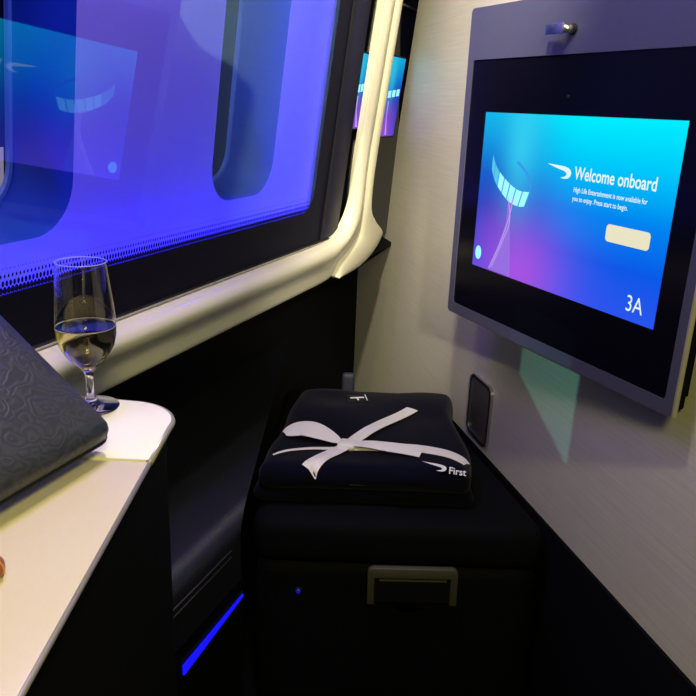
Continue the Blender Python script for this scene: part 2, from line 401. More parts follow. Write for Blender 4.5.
PILP = [(0.03, 0.020), (0.0, 0.022), (0.03, 0.0235), (0.09, 0.0255), (0.18, 0.027), (0.28, 0.030), (0.38, 0.0315), (0.5, 0.032), (0.6, 0.0315), (0.7, 0.030), (0.8, 0.028), (0.88, 0.026), (0.94, 0.024), (0.975, 0.021), (0.99, 0.014), (1.0, -0.01)]
def mixp(w): return [(a[0] * (1 - w) + b[0] * w, a[1] * (1 - w) + b[1] * w) for a, b in zip(RAILP, PILP)]
rail = empty('rail_moulding', fpt(1.0, -0.49, 0.03), 'long cream rail below the windows sweeping up into the left half of the pillar', 'moulding')
cin = [(1.50, -0.392), (1.62, -0.390), (1.68, -0.378), (1.712, -0.345), (1.723, -0.30), (1.716, -0.22), (1.706, -0.10)]
cout = [(1.50, -0.489), (1.60, -0.489), (1.653, -0.483), (1.665, -0.452), (1.735, -0.430), (1.806, -0.400), (1.802, -0.33), (1.780, -0.22), (1.779, -0.10)]
ci = resample(smooth_poly(cin), 40); co_ = resample(smooth_poly(cout), 40)
inner = [(0.05 + 1.45 * i / 24, -0.392) for i in range(24)] + ci + [(1.711, -0.0), (1.730, 0.3), (1.74, 0.62)]
outer = [(0.05 + 1.45 * i / 24, -0.489) for i in range(24)] + co_ + [(1.780, -0.0), (1.786, 0.3), (1.79, 0.62)]
profs = [mixp(0)] * 24 + [mixp(i / 39.0) for i in range(40)] + [mixp(1)] * 3
loft('rail_body', inner, outer, profs, M_cream, rail)
tube('dark_seam', [(x, y, 0.018) for x, y in co_[12:]] + [(1.781, 0.0, 0.018), (1.787, 0.3, 0.018), (1.791, 0.62, 0.018)], 0.0022, M_groove, rail, FF)  # dark joint between the two cream halves
pil = empty('pillar_moulding', fpt(1.84, -0.49, 0.03), 'cream right half of the pillar with rounded foot against the partition', 'moulding')
seam = [(1.672, -0.487), (1.69, -0.457), (1.74, -0.434), (1.808, -0.402), (1.806, -0.33), (1.783, -0.22), (1.782, -0.10), (1.783, 0.0), (1.789, 0.3), (1.793, 0.62)]
right = [(1.68, -0.492), (1.79, -0.500), (1.90, -0.492), (1.985, -0.465), (2.01, -0.40), (1.875, -0.37), (1.842, -0.30), (1.832, -0.20), (1.834, -0.05), (1.84, 0.15), (1.845, 0.62)]
se = resample(smooth_poly(seam), 60)
# pair points by hand-picked knots so the foot flares
ks = [(1.672, -0.487), (1.69, -0.457), (1.735, -0.436), (1.80, -0.408), (1.810, -0.385), (1.808, -0.345), (1.800, -0.30), (1.785, -0.22), (1.783, -0.10), (1.784, 0.0), (1.789, 0.3), (1.793, 0.62)]
kr = [(1.678, -0.492), (1.80, -0.499), (1.90, -0.490), (1.975, -0.466), (2.015, -0.43), (2.03, -0.398), (1.862, -0.345), (1.838, -0.26), (1.833, -0.12), (1.835, 0.0), (1.842, 0.3), (1.85, 0.62)]
kr = [(1.678, -0.492), (1.80, -0.499), (1.90, -0.490), (1.975, -0.466), (2.02, -0.425), (1.93, -0.384), (1.862, -0.350), (1.838, -0.26), (1.833, -0.12), (1.835, 0.0), (1.842, 0.3), (1.85, 0.62)]
def dens(p, per=6):
    out = []
    for i in range(len(p) - 1):
        p0 = p[max(i - 1, 0)]; p1 = p[i]; p2 = p[i + 1]; p3 = p[min(i + 2, len(p) - 1)]
        for j in range(per):
            t = j / per
            out.append(tuple(0.5 * (2 * b + (c - a) * t + (2 * a - 5 * b + 4 * c - d) * t * t + (3 * b - a - 3 * c + d) * t ** 3) for a, b, c, d in zip(p0, p1, p2, p3)))
    return out + [p[-1]]
a_, b_ = dens(ks), dens(kr)
loft('pillar_body', a_, b_, [PILP[::-1] if False else [(u, k) for u, k in [(0, -0.02), (0.0, 0.014), (0.03, 0.022), (0.10, 0.027), (0.2, 0.030), (0.35, 0.032), (0.5, 0.0325), (0.65, 0.031), (0.78, 0.028), (0.88, 0.023), (0.95, 0.016), (0.99, 0.006), (1.0, -0.02), (1.0, -0.04)]] for _ in a_], M_cream, pil)
box('silver_line', (0.05, -0.3905, 0.0), (1.66, -0.3868, 0.010), M_silver, rail, FF, 0.0008, 1)
box('groove', (0.05, -0.398, 0.0), (1.66, -0.3906, 0.006), M_groove, rail, FF)

# added unseen plate behind the viewer, its hole cut to shape the teal patch
def patch_gobo():
    aimp = FW @ Vector((-1.165, -0.475, 0.0)); z = (GL - aimp).normalized(); x = Z.cross(z).normalized(); y = z.cross(x)
    fr = frame(x, y, z, GL); inv = fr.inverted(); hole = []
    for p in ((-1.276, -0.36), (-1.276, -0.502), (-1.064, -0.600), (-1.064, -0.36)):
        q = inv @ (FW @ Vector((p[0], p[1], 0.0))); hole.append((q.x * -0.10 / q.z, q.y * -0.10 / q.z))
    e = empty('added_gobo', GL - z * 0.1, 'added unseen black plate and box shaping the teal light patch', None, 'structure')
    bm = bmesh.new(); H_ = 0.036; ed = []
    for loop in ([(-H_, -H_), (H_, -H_), (H_, H_), (-H_, H_)], hole):
        vv = [bm.verts.new((a, b, -0.10)) for a, b in loop]; ed += [bm.edges.new((vv[i], vv[(i + 1) % 4])) for i in range(4)]
    bmesh.ops.triangle_fill(bm, use_beauty=True, use_dissolve=False, edges=ed)
    bmo('gobo_plate', bm, M_groove, e, fr)
    for sx, sy in ((1, 0), (-1, 0), (0, 1), (0, -1)):
        lo = (-H_, -H_, -0.10); hi = (H_, H_, 0.03)
        if sx: lo, hi = (sx * H_ - 0.001, -H_, -0.10), (sx * H_ + 0.001, H_, 0.03)
        if sy: lo, hi = (-H_, sy * H_ - 0.001, -0.10), (H_, sy * H_ + 0.001, 0.03)
        box('gobo_side', lo, hi, M_groove, e, fr)
patch_gobo()

# emissive strips in the slots, painted as reflections of the monitor
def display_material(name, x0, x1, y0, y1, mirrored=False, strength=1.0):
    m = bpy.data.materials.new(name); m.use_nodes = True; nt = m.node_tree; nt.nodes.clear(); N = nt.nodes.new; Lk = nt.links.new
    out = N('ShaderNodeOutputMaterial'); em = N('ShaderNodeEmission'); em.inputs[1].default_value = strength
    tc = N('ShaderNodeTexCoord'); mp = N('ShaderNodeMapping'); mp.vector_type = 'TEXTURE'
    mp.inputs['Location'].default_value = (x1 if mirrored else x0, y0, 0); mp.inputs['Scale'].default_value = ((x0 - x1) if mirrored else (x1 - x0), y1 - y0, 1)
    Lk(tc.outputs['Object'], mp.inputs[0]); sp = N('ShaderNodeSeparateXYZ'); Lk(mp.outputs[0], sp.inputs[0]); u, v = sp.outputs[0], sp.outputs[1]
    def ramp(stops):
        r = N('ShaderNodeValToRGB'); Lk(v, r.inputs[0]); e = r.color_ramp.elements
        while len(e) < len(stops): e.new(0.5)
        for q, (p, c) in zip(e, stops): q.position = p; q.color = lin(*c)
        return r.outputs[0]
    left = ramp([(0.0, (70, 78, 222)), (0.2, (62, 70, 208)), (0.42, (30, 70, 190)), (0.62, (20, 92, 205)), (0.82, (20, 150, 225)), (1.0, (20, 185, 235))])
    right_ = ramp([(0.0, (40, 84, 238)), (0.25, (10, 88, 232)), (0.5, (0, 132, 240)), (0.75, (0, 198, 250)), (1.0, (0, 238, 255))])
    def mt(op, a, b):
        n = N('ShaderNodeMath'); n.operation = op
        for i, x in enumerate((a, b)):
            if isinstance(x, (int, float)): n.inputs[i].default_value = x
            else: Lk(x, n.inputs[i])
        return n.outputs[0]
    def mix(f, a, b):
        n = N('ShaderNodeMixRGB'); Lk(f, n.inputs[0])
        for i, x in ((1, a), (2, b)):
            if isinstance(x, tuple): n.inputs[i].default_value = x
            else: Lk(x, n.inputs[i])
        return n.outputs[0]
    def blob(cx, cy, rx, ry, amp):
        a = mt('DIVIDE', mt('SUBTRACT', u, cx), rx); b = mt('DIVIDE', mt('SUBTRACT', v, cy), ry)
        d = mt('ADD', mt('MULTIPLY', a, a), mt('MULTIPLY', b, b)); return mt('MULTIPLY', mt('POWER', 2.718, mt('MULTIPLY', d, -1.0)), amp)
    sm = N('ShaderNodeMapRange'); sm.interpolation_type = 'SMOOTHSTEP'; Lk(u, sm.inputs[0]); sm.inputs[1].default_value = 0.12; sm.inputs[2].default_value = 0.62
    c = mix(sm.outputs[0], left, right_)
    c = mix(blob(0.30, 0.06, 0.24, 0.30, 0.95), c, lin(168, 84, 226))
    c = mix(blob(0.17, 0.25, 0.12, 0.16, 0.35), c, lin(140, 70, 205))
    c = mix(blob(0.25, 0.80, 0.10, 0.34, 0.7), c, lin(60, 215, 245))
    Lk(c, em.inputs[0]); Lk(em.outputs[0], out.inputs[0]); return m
M_white = mat('lit_white', lin(30, 40, 50), 0.5, emit=lin(225, 245, 248), es=1.0, var=(20, 0.02))
M_button = mat('lit_cream', lin(60, 58, 50), 0.5, emit=lin(240, 236, 200), es=0.9, var=(20, 0.02))
M_pale = mat('lit_pale_cyan', lin(30, 40, 50), 0.5, emit=lin(150, 235, 245), es=1.15, var=(20, 0.05))
M_pale2 = mat('lit_mid_cyan', lin(30, 40, 50), 0.5, emit=lin(78, 205, 238), es=0.9, var=(20, 0.05))
M_film = mat('lit_film_blue', lin(30, 40, 50), 0.5, emit=lin(38, 150, 226), es=1.0, var=(20, 0.05))
M_beam = mat('lit_violet', lin(30, 40, 50), 0.5, emit=lin(186, 160, 240), es=0.9, var=(20, 0.05))
M_beam2 = mat('lit_violet_dim', lin(30, 40, 50), 0.5, emit=lin(150, 105, 226), es=0.95, var=(20, 0.05))
def slot_reflection(s0, s1, t0, t1, label):
    e = empty('painted_reflection', fpt((s0 + s1) / 2, t0, -0.03), label, 'display')
    e['group'] = 'painted screen reflections in the slots beside the pillar'
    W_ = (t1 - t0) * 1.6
    bx = box('strip_backing', (s0 - 0.004, t0 - 0.004, -0.040), (s1 + 0.004, t1 + 0.004, -0.024), M_groove, e, FF, 0.001)
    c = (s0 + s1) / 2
    ims = display_material('reflection_paint', c - 0.74 * W_, c + 0.26 * W_, t0, t1, True, 0.85)
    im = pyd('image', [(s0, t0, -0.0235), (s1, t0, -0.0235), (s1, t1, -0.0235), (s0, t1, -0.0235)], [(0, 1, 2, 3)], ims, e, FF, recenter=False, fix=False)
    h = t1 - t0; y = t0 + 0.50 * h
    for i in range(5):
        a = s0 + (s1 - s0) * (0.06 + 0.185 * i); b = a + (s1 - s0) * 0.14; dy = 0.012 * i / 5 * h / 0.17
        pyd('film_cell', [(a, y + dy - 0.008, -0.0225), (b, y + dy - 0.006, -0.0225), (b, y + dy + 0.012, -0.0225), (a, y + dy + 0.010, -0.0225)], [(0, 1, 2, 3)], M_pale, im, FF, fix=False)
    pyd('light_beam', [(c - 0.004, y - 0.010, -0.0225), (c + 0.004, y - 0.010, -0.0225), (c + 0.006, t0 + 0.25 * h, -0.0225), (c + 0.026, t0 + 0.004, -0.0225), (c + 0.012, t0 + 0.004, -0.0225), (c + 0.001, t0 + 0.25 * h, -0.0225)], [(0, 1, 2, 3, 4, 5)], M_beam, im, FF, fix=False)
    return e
slot_reflection(1.70, 1.815, -0.137, 0.036, 'narrow painted cyan and purple screen reflection in the slot left of the cream pillar')
slot_reflection(1.90, 2.085, -0.161, 0.044, 'narrow painted cyan and purple screen reflection in the slot between cream pillar and partition')

# ------------------------------------------------------------------ entertainment screen
tv = empty('entertainment_screen', FT @ Vector((-0.93, -0.3835, -0.03)), 'large grey framed seat monitor lit with a blue and purple welcome page', 'screen')
X0, X1, Y0, Y1 = -1.154, -0.708, -0.276, -0.0025
box('shell', (-1.224, -0.3835, -0.012), (-0.652, 0.171, -0.004), M_tvgrey, tv, FT, 0.003)
box('back_shell', (-1.218, -0.378, -0.030), (-0.658, 0.166, -0.012), M_black, tv, FT, 0.003)
ring('frame', rrect(-1.224, -0.652, -0.3835, 0.171, 0.008, 4), rrect(-1.2075, -0.667, -0.363, 0.085, 0.006, 4), -0.006, 0.0, M_tvgrey, tv, FT)
box('side_trim', (-0.653, -0.3835, -0.008), (-0.6485, 0.171, 0.0005), M_edge, tv, FT, 0.002)
prism('bezel', rrect(-1.208, -0.6665, -0.3635, 0.0855, 0.006, 4), -0.006, -0.002, M_bezel, tv, FT)
prism('wall_mount', [(-1.18, -0.030), (-0.665, -0.030), (-0.64, -0.046), (-1.18, -0.13)], -0.36, 0.15, M_black, tv, frame(-dT, nT, -Z, nT * -0.786) @ Matrix.Scale(-1, 4, (0, 0, 1)))
disp = pyd('display', [(X0, Y0, -0.0015), (X1, Y0, -0.0015), (X1, Y1, -0.0015), (X0, Y1, -0.0015)], [(0, 1, 2, 3)], display_material('welcome_page', X0, X1, Y0, Y1, False, 1.0), tv, FT, recenter=False, fix=False)
tube('camera_dot', [(-0.942, 0.024, -0.0025), (-0.942, 0.024, -0.0012)], 0.003, M_groove, tv, FT)
zz = -0.0008
# ribbon emblem: thin taper on the left sweeping into a hooked tail
def emblem(name, x, y, wd, ht, z, m, parent, fr):
    topc = [(0, 1.0), (0.25, 0.97), (0.5, 0.95), (0.75, 0.90), (0.93, 0.76), (1.0, 0.50), (0.97, 0.22), (0.86, 0.04), (0.70, 0.0)]
    botc = [(0, 0.98), (0.22, 0.83), (0.45, 0.70), (0.66, 0.60), (0.78, 0.50), (0.82, 0.38), (0.80, 0.25), (0.72, 0.14), (0.58, 0.05)]
    tp, bp = dens(topc, 4), dens(botc, 4); v = []; f = []
    for a, b in zip(tp, bp): v += [(x + a[0] * wd, y + a[1] * ht, z), (x + b[0] * wd, y + b[1] * ht, z)]
    for i in range(len(tp) - 1): f.append((2 * i, 2 * i + 1, 2 * i + 3, 2 * i + 2))
    return pyd(name, v, f, m, parent, fr)
emblem('emblem', -0.968, -0.0955, 0.056, 0.020, zz, M_white, disp, FT)
text('heading_text', 'Welcome onboard', 0.0265, -0.904, -0.0935, zz, M_white, disp, FT, bold=0.0004, sx=0.80)
text('message_text', 'High Life Entertainment is now available for', 0.0105, -0.902, -0.1125, zz, M_white, disp, FT, bold=0.00012, sx=0.80)
text('message_text', 'you to enjoy. Press start to begin.', 0.0105, -0.902, -0.1255, zz, M_white, disp, FT, bold=0.00012, sx=0.80)
pyd('start_button', [(x, y, zz) for x, y in rrect(-0.822, -0.738, -0.1735, -0.1485, 0.006, 5)], [tuple(range(24))], M_button, disp, FT)
text('seat_number', '3A', 0.033, -0.764, -0.262, zz, M_white, disp, FT, sx=0.85)
# film strip bowl, glow and light beam
FB = dens([(-1.119, -0.098), (-1.108, -0.116), (-1.091, -0.130), (-1.064, -0.146), (-1.036, -0.152), (-1.015, -0.150)], 8)
FTp = dens([(-1.119, -0.073), (-1.109, -0.088), (-1.094, -0.101), (-1.064, -0.117), (-1.034, -0.126), (-1.005, -0.125)], 8)
FBk = dens([(-1.005, -0.125), (-1.006, -0.108), (-1.020, -0.092), (-1.045, -0.078)], 6)
def film(z):
    fb, ft = resample(FB, 50), resample(FTp, 50)
    for i in range(7):
        ia, ib = int(i * 7 + 0.6), int(i * 7 + 6.4)
        v = [(x, y, z) for x, y in fb[ia:ib + 1]] + [(x, y, z) for x, y in ft[ia:ib + 1]][::-1]
        pyd('film_cell', v, [tuple(range(len(v)))], M_pale if i > 1 else M_pale2, disp, FT)
        v = [(x, y, z - 1e-4) for x, y in fb[i * 7:i * 7 + 8]] + [(x, y, z - 1e-4) for x, y in ft[i * 7:i * 7 + 8]][::-1]
        pyd('film_edge', v, [tuple(range(len(v)))], M_film, disp, FT)
    v = [(x, y, z) for x, y in FBk] + [(x - 0.004, y - 0.004, z) for x, y in FBk][::-1]
    pyd('film_edge', v, [tuple(range(len(v)))], M_film, disp, FT)
film(zz)
pyd('light_beam', [(-1.062, -0.137, zz - 1e-4), (-1.046, -0.137, zz - 1e-4), (-1.053, -0.175, zz - 1e-4), (-1.045, -0.215, zz - 1e-4), (-1.036, -0.274, zz - 1e-4), (-1.100, -0.274, zz - 1e-4), (-1.080, -0.232, zz - 1e-4), (-1.062, -0.185, zz - 1e-4)], [tuple(range(8))], M_beam2, disp, FT)
for q, (p) in enumerate((((-1.063, -0.140), (-1.052, -0.180), (-1.066, -0.215), (-1.092, -0.268)), ((-1.048, -0.140), (-1.057, -0.180), (-1.075, -0.225), (-1.100, -0.272)))):
    pts = dens(p, 5); v = []; f = []
    for x, y in pts: v += [(x - 0.0014, y, zz), (x + 0.0014, y, zz)]
    for i in range(len(pts) - 1): f.append((2 * i, 2 * i + 1, 2 * i + 3, 2 * i + 2))
    pyd('beam_thread', v, f, M_beam, disp, FT)
pyd('globe_icon', [(-1.137 + 0.0095 * math.cos(R(15 * i)), -0.250 + 0.0125 * math.sin(R(15 * i)), zz) for i in range(24)], [tuple(range(24))], M_pale, disp, FT)
# coat hook on the shell
hk = tube('coat_hook', [(-0.945, 0.119, 0.0), (-0.950, 0.119, 0.018)], 0.0048, M_silver, tv, FT, 12)
hk['label'] = 'silver peg hook'
box('hook_flag', (-0.985, 0.112, 0.016), (-0.945, 0.127, 0.0215), M_silver, hk, FT, 0.002)
tube('hook_rosette', [(-0.945, 0.119, 0.0), (-0.945, 0.119, 0.0025)], 0.0055, M_groove, hk, FT, 16)

# steel plate on the partition
sp_ = empty('wall_plate', FW @ Vector((-1.43, -0.715, 0.0)), 'dark steel rounded plate on the partition behind the pyjamas', 'plate')
prism('plate', rrect(-1.492, -1.382, -0.716, -0.578, 0.018, 5), 0.0, 0.004, M_plate, sp_, FW, 0.001)
ring('rim', rrect(-1.495, -1.379, -0.719, -0.575, 0.020, 5), rrect(-1.489, -1.385, -0.713, -0.581, 0.016, 5), 0.0, 0.007, M_silver, sp_, FW)

# ------------------------------------------------------------------ ottoman with leather ledge
ott = empty('ottoman', (0.1, 1.5, -1.15), 'wide dark navy upholstered footstool carrying the folded pyjamas', 'footstool')
def warp_slab(sx, sy, sz, r, quad, z0, n=14, nz=0.0, ns=6.0, seed=0.0):
    """soft slab whose footprint follows quad (front-left, front-right, back-right, back-left), bottom at z0"""
    bm = rounded_grid(sx, sy, sz, r, n)
    for v in bm.verts:
        u, t = v.co.x / sx + 0.5, v.co.y / sy + 0.5
        a = Vector(quad[0]) * (1 - u) + Vector(quad[1]) * u; b = Vector(quad[3]) * (1 - u) + Vector(quad[2]) * u; p = a * (1 - t) + b * t
        q = Vector((p.x, p.y, z0 + v.co.z + sz / 2))
        if nz:
            d = noise.noise_vector(Vector((q.x, q.y, q.z * 2 + seed)) * ns) * nz
            k = min(1.0, max(0.0, (q.z - z0) / (sz * 0.4)))
            q += Vector((d.x, d.y, d.z * 0.8)) * k
        v.co = q
    return bm
q = [(-0.165, 1.18), (0.385, 1.18), (0.215, 1.86), (-0.165, 1.86)]
bmo('cushion', warp_slab(0.5, 0.68, 0.10, 0.035, q, -0.82, 12), M_cushion, ott, smooth=True)
qb = [(-0.160, 1.195), (0.378, 1.195), (0.213, 1.85), (-0.160, 1.85)]
bmo('base', warp_slab(0.5, 0.66, 0.325, 0.012, qb, -1.148, 8), M_black, ott, smooth=True)
FL = frame(Vector((1, 0, 0)), Z, Vector((0, -1, 0)), Vector((0, 1.19, 0)))
FL = FL @ Matrix.Translation((0.137, -0.86, 0)) @ Matrix.Rotation(R(1.2), 4, 'Z') @ Matrix.Translation((-0.137, 0.86, 0))
U_ = [(0.054, -0.890)] + [(0.066 - 0.012 * math.cos(R(a)), -0.823 + 0.012 * math.sin(R(a))) for a in range(0, 91, 15)] + [(0.210 + 0.012 * math.sin(R(a)), -0.823 + 0.012 * math.cos(R(a))) for a in range(0, 91, 15)] + [(0.222, -0.890), (0.209, -0.890), (0.209, -0.832), (0.067, -0.832), (0.067, -0.890)]
lt = prism('latch', U_, 0.004, 0.016, M_latch, ott, FL, 0.0015)
prism('latch_well', rrect(0.064, 0.212, -0.890, -0.828, 0.004, 4), 0.004, 0.007, M_latchdark, lt, FL)
box('latch_lip', (0.076, -0.8425, 0.006), (0.203, -0.8385, 0.011), M_latch, lt, FL, 0.001)
tube('latch_mount', [(0.138, -0.87, -0.006), (0.138, -0.87, 0.005)], 0.03, M_latchdark, lt, FL, 16)
ld0 = tube('indicator_lamp', [(-0.076, 1.196, -0.880), (-0.076, 1.188, -0.880)], 0.0045, mat('blue_led_dim', lin(8, 8, 50), 0.4, emit=lin(20, 20, 150), es=0.9, var=(10, 0.05)), ott, n=12)
tube('collar', [(-0.076, 1.196, -0.880), (-0.076, 1.191, -0.880)], 0.007, M_groove, ld0, n=12)

# leather ledge along the side wall
lg = empty('leather_ledge', FV @ Vector((0.9, -1.15, -0.75)), 'navy leather side ledge with rounded front edge left of the footstool', 'ledge')
bm = bmesh.new()
prof = [(-0.925, -0.679)] + [(-0.60, -0.679)]
for i in range(9):
    a = R(90 - 90 * i / 8); prof.append((-0.590 + 0.034 * math.cos(a), -0.713 + 0.034 * math.sin(a)))
prof += [(-0.556, -0.80)]
v = []; f = []; S_ = [0.20 + 0.04 * i for i in range(44)]
for s in S_:
    for pz, z in prof:
        # the ledge stops against the footstool side (x = -0.172)
        smax = (-0.172 - 0.9342 * pz) / 0.3569
        smin = (0.765 + 0.3569 * pz) / 0.9342
        v.append((max(smin, min(s, smax)), z, pz))
n = len(prof)
for i in range(len(S_) - 1):
    for j in range(n - 1): f.append((i * n + j, i * n + j + 1, (i + 1) * n + j + 1, (i + 1) * n + j))
me = bpy.data.meshes.new('ledge_pad'); me.from_pydata(v, [], f)
bm = bmesh.new(); bm.from_mesh(me); bmesh.ops.remove_doubles(bm, verts=bm.verts, dist=1e-5); bmesh.ops.dissolve_degenerate(bm, dist=1e-5, edges=bm.edges)
bm.to_mesh(me); bm.free(); bpy.data.meshes.remove(me) if False else None
pad = link('ledge_pad', me, M_leather, lg, FV); autosmooth(pad, 60)
for zz_, pp in ((-0.722, -0.5555), (-0.734, -0.5550)):
    tube('stitch_line', [(0.61, zz_, pp), (0.94, zz_, pp)], 0.0016, M_cushion if False else mat('grey_piping', lin(46, 46, 58), 0.5, var=(200, 0.3)), lg, FV, 6)
box('fascia', (0.61, -1.149, -0.60), (0.995, -0.80, -0.566), M_black, lg, FV)
ls = pyd('light_strip', [(0.800, -0.866, -0.566), (0.99, -0.846, -0.566), (0.99, -0.843, -0.566), (0.800, -0.848, -0.566),
                 (0.800, -0.866, -0.560), (0.99, -0.846, -0.560), (0.99, -0.843, -0.560), (0.800, -0.848, -0.560)],
    [(0, 1, 2, 3), (4, 5, 6, 7), (0, 1, 5, 4), (1, 2, 6, 5), (2, 3, 7, 6), (3, 0, 4, 7)], M_blueled, lg, FV)
ls['label'] = 'glowing blue light strip'
box('light_channel', (0.796, -0.870, -0.568), (0.994, -0.839, -0.563), M_groove, ls, FV)

# grey knob behind the pyjamas
kb = empty('belt_stub', (0.004, 1.80, -0.72), 'small dark grey rounded stub standing behind the pyjamas', 'stub')
bmk = rounded_grid(0.034, 0.02, 0.062, 0.0095, 6)
for v_ in bmk.verts: v_.co += Vector((0.004, 1.80, -0.6885))
bmo('strap_end', bmk, mat('grey_strap', lin(36, 38, 52), 0.6, bump=(400, 0.3, 'noise'), var=(40, 0.2)), kb, smooth=True)

# ------------------------------------------------------------------ folded pyjama pack with ribbon
pk = empty('pyjama_pack', (0.05, 1.42, -0.72), 'folded navy pyjamas tied with a white satin ribbon bow', 'pyjamas')
q1 = [(-0.170, 1.232), (0.250, 1.238), (0.235, 1.66), (-0.125, 1.66)]
bmo('trousers', warp_slab(0.42, 0.46, 0.036, 0.018, q1, -0.7205, 16, 0.006, 9, 3.0), M_jersey2, pk, smooth=True)
q2 = [(-0.163, 1.222), (0.246, 1.230), (0.245, 1.645), (-0.105, 1.65)]
bmt = warp_slab(0.42, 0.45, 0.050, 0.026, q2, -0.690, 26, 0.014, 9, 1.0)
for v in bmt.verts:    # soft sag towards the rims, folded sleeve ridges
    u = (v.co.x + 0.166) / 0.42; t = (v.co.y - 1.2) / 0.45
    if v.co.z > -0.67:
        v.co.z += 0.006 * math.sin(u * 9 + t * 3) * (1 - t) - 0.010 * max(0, 0.25 - u) / 0.25 * (0.4 + t)
jk = bmo('jacket', bmt, M_jersey, pk, smooth=True)
bmb = bmesh.new(); bmb.from_mesh(jk.data); bmb.transform(jk.matrix_basis); BV = BVHTree.FromBMesh(bmb); bmb.free()
def surf(x, y, dz=0.0015):
    h = BV.ray_cast(Vector((x, y, 0)), Vector((0, 0, -1)))
    return Vector((x, y, max(h[0].z if h[0] else -0.662, -0.662) + dz))
def ribbon(name, pts, wd, lift=None, parent=pk, m=M_ribbon):
    """flat satin strip laid on the cloth: pts (x, y[, extra height])"""
    P = dens([tuple(p) + (0.0,) * (3 - len(p)) for p in pts], 6); v = []; f = []
    N_ = len(P)
    for i, p in enumerate(P):
        a = P[max(i - 1, 0)]; b = P[min(i + 1, N_ - 1)]; t = Vector((b[0] - a[0], b[1] - a[1])).normalized(); pr = Vector((-t.y, t.x))
        ww = wd(i / (N_ - 1)) if callable(wd) else wd
        row = []
        for sd in (-1, 0, 1):
            x, y = p[0] + pr.x * ww / 2 * sd, p[1] + pr.y * ww / 2 * sd
            s = surf(x, y, 0.0022 + p[2] + (0.0008 if sd == 0 else 0)); row.append(s)
        v += row + [r - Vector((0, 0, 0.0007)) for r in row]
    for i in range(N_ - 1):
        o = i * 6; q = o + 6
        f += [(o, o + 1, q + 1, q), (o + 1, o + 2, q + 2, q + 1), (o + 3, q + 3, q + 4, o + 4), (o + 4, q + 4, q + 5, o + 5), (o, q, q + 3, o + 3), (o + 2, o + 5, q + 5, q + 2)]
    f += [(0, 3, 4, 1), (1, 4, 5, 2)]; o = (N_ - 1) * 6; f += [(o, o + 1, o + 4, o + 3), (o + 1, o + 2, o + 5, o + 4)]
    return pyd(name, v, f, m, parent, smooth=False)
ribbon('ribbon_band', [(0.005, 1.338), (0.08, 1.325), (0.15, 1.312), (0.205, 1.296), (0.236, 1.278)], 0.030)
ribbon('ribbon_band', [(-0.135, 1.275), (-0.105, 1.305), (-0.06, 1.325), (0.0, 1.335)], lambda u: 0.004 + 0.012 * u)
ribbon('ribbon_loop', [(0.010, 1.338, 0.008), (0.05, 1.325, 0.009), (0.10, 1.308, 0.006), (0.150, 1.292, 0.003)], lambda u: 0.022 + 0.024 * u)
ribbon('ribbon_loop', [(-0.122, 1.372, 0.004), (-0.085, 1.385, 0.012), (-0.04, 1.368, 0.012), (0.0, 1.342, 0.006)], lambda u: 0.012 + 0.05 * math.sin(math.pi * min(1, u * 1.05 + 0.05)) ** 0.8)
ribbon('ribbon_tail', [(0.004, 1.338, 0.004), (-0.025, 1.295, 0.003), (-0.048, 1.255, 0.002), (-0.064, 1.229, 0.002)], 0.030)
ribbon('ribbon_tail', [(0.008, 1.342, 0.004), (0.05, 1.395, 0.008), (0.10, 1.460, 0.006), (0.148, 1.520, 0.003)], 0.030)
bk_ = rounded_grid(0.036, 0.034, 0.014, 0.0065, 5); c0 = surf(0.006, 1.338, 0.007)
for v in bk_.verts: v.co = Matrix.Rotation(R(-15), 3, 'Z') @ v.co + c0
bmo('ribbon_knot', bk_, M_ribbon, pk, smooth=True)
# embroidered emblem and word
cw = surf(0.18, 1.245, 0.0035)
g0 = [surf(x, y, 0.003) for x, y in ((0.145, 1.262), (0.225, 1.246))]
ez = max(a.z for a in g0) + 0.001
FE = frame(Vector((0.985, -0.14, -0.05)).normalized(), Vector((0.14, 0.93, 0.30)).normalized(), Vector((0.985, -0.14, -0.05)).normalized().cross(Vector((0.14, 0.93, 0.30)).normalized()), Vector((0.145, 1.236, surf(0.18, 1.240, 0.0).z + 0.0015)))
emblem('embroidered_emblem', 0.0, 0.0, 0.046, 0.020, 0.001, M_thread, pk, FE)
text('embroidered_word', 'First', 0.025, 0.050, -0.002, 0.001, M_thread, pk, FE, bold=0.0004, sx=0.72)
tgp = surf(0.026, 1.575, 0.002)
tg = box('collar_tag', (-0.024, -0.018, 0.0), (0.024, 0.018, 0.002), mat('black_tag', lin(8, 8, 14), 0.5, var=(50, 0.1)), pk, Matrix.Translation(tgp) @ Matrix.Rotation(R(12), 4, 'Z') @ Matrix.Rotation(R(8), 4, 'X'))
FG = Matrix.Translation(tgp) @ Matrix.Rotation(R(12), 4, 'Z') @ Matrix.Rotation(R(8), 4, 'X')
box('tag_print', (-0.016, -0.001, 0.0021), (0.016, 0.004, 0.0027), M_thread, tg, FG)
box('tag_print', (-0.002, -0.010, 0.0021), (0.002, 0.000, 0.0027), M_thread, tg, FG)
box('tag_print', (0.0195, -0.012, 0.0021), (0.0215, 0.014, 0.0027), M_thread, tg, FG)

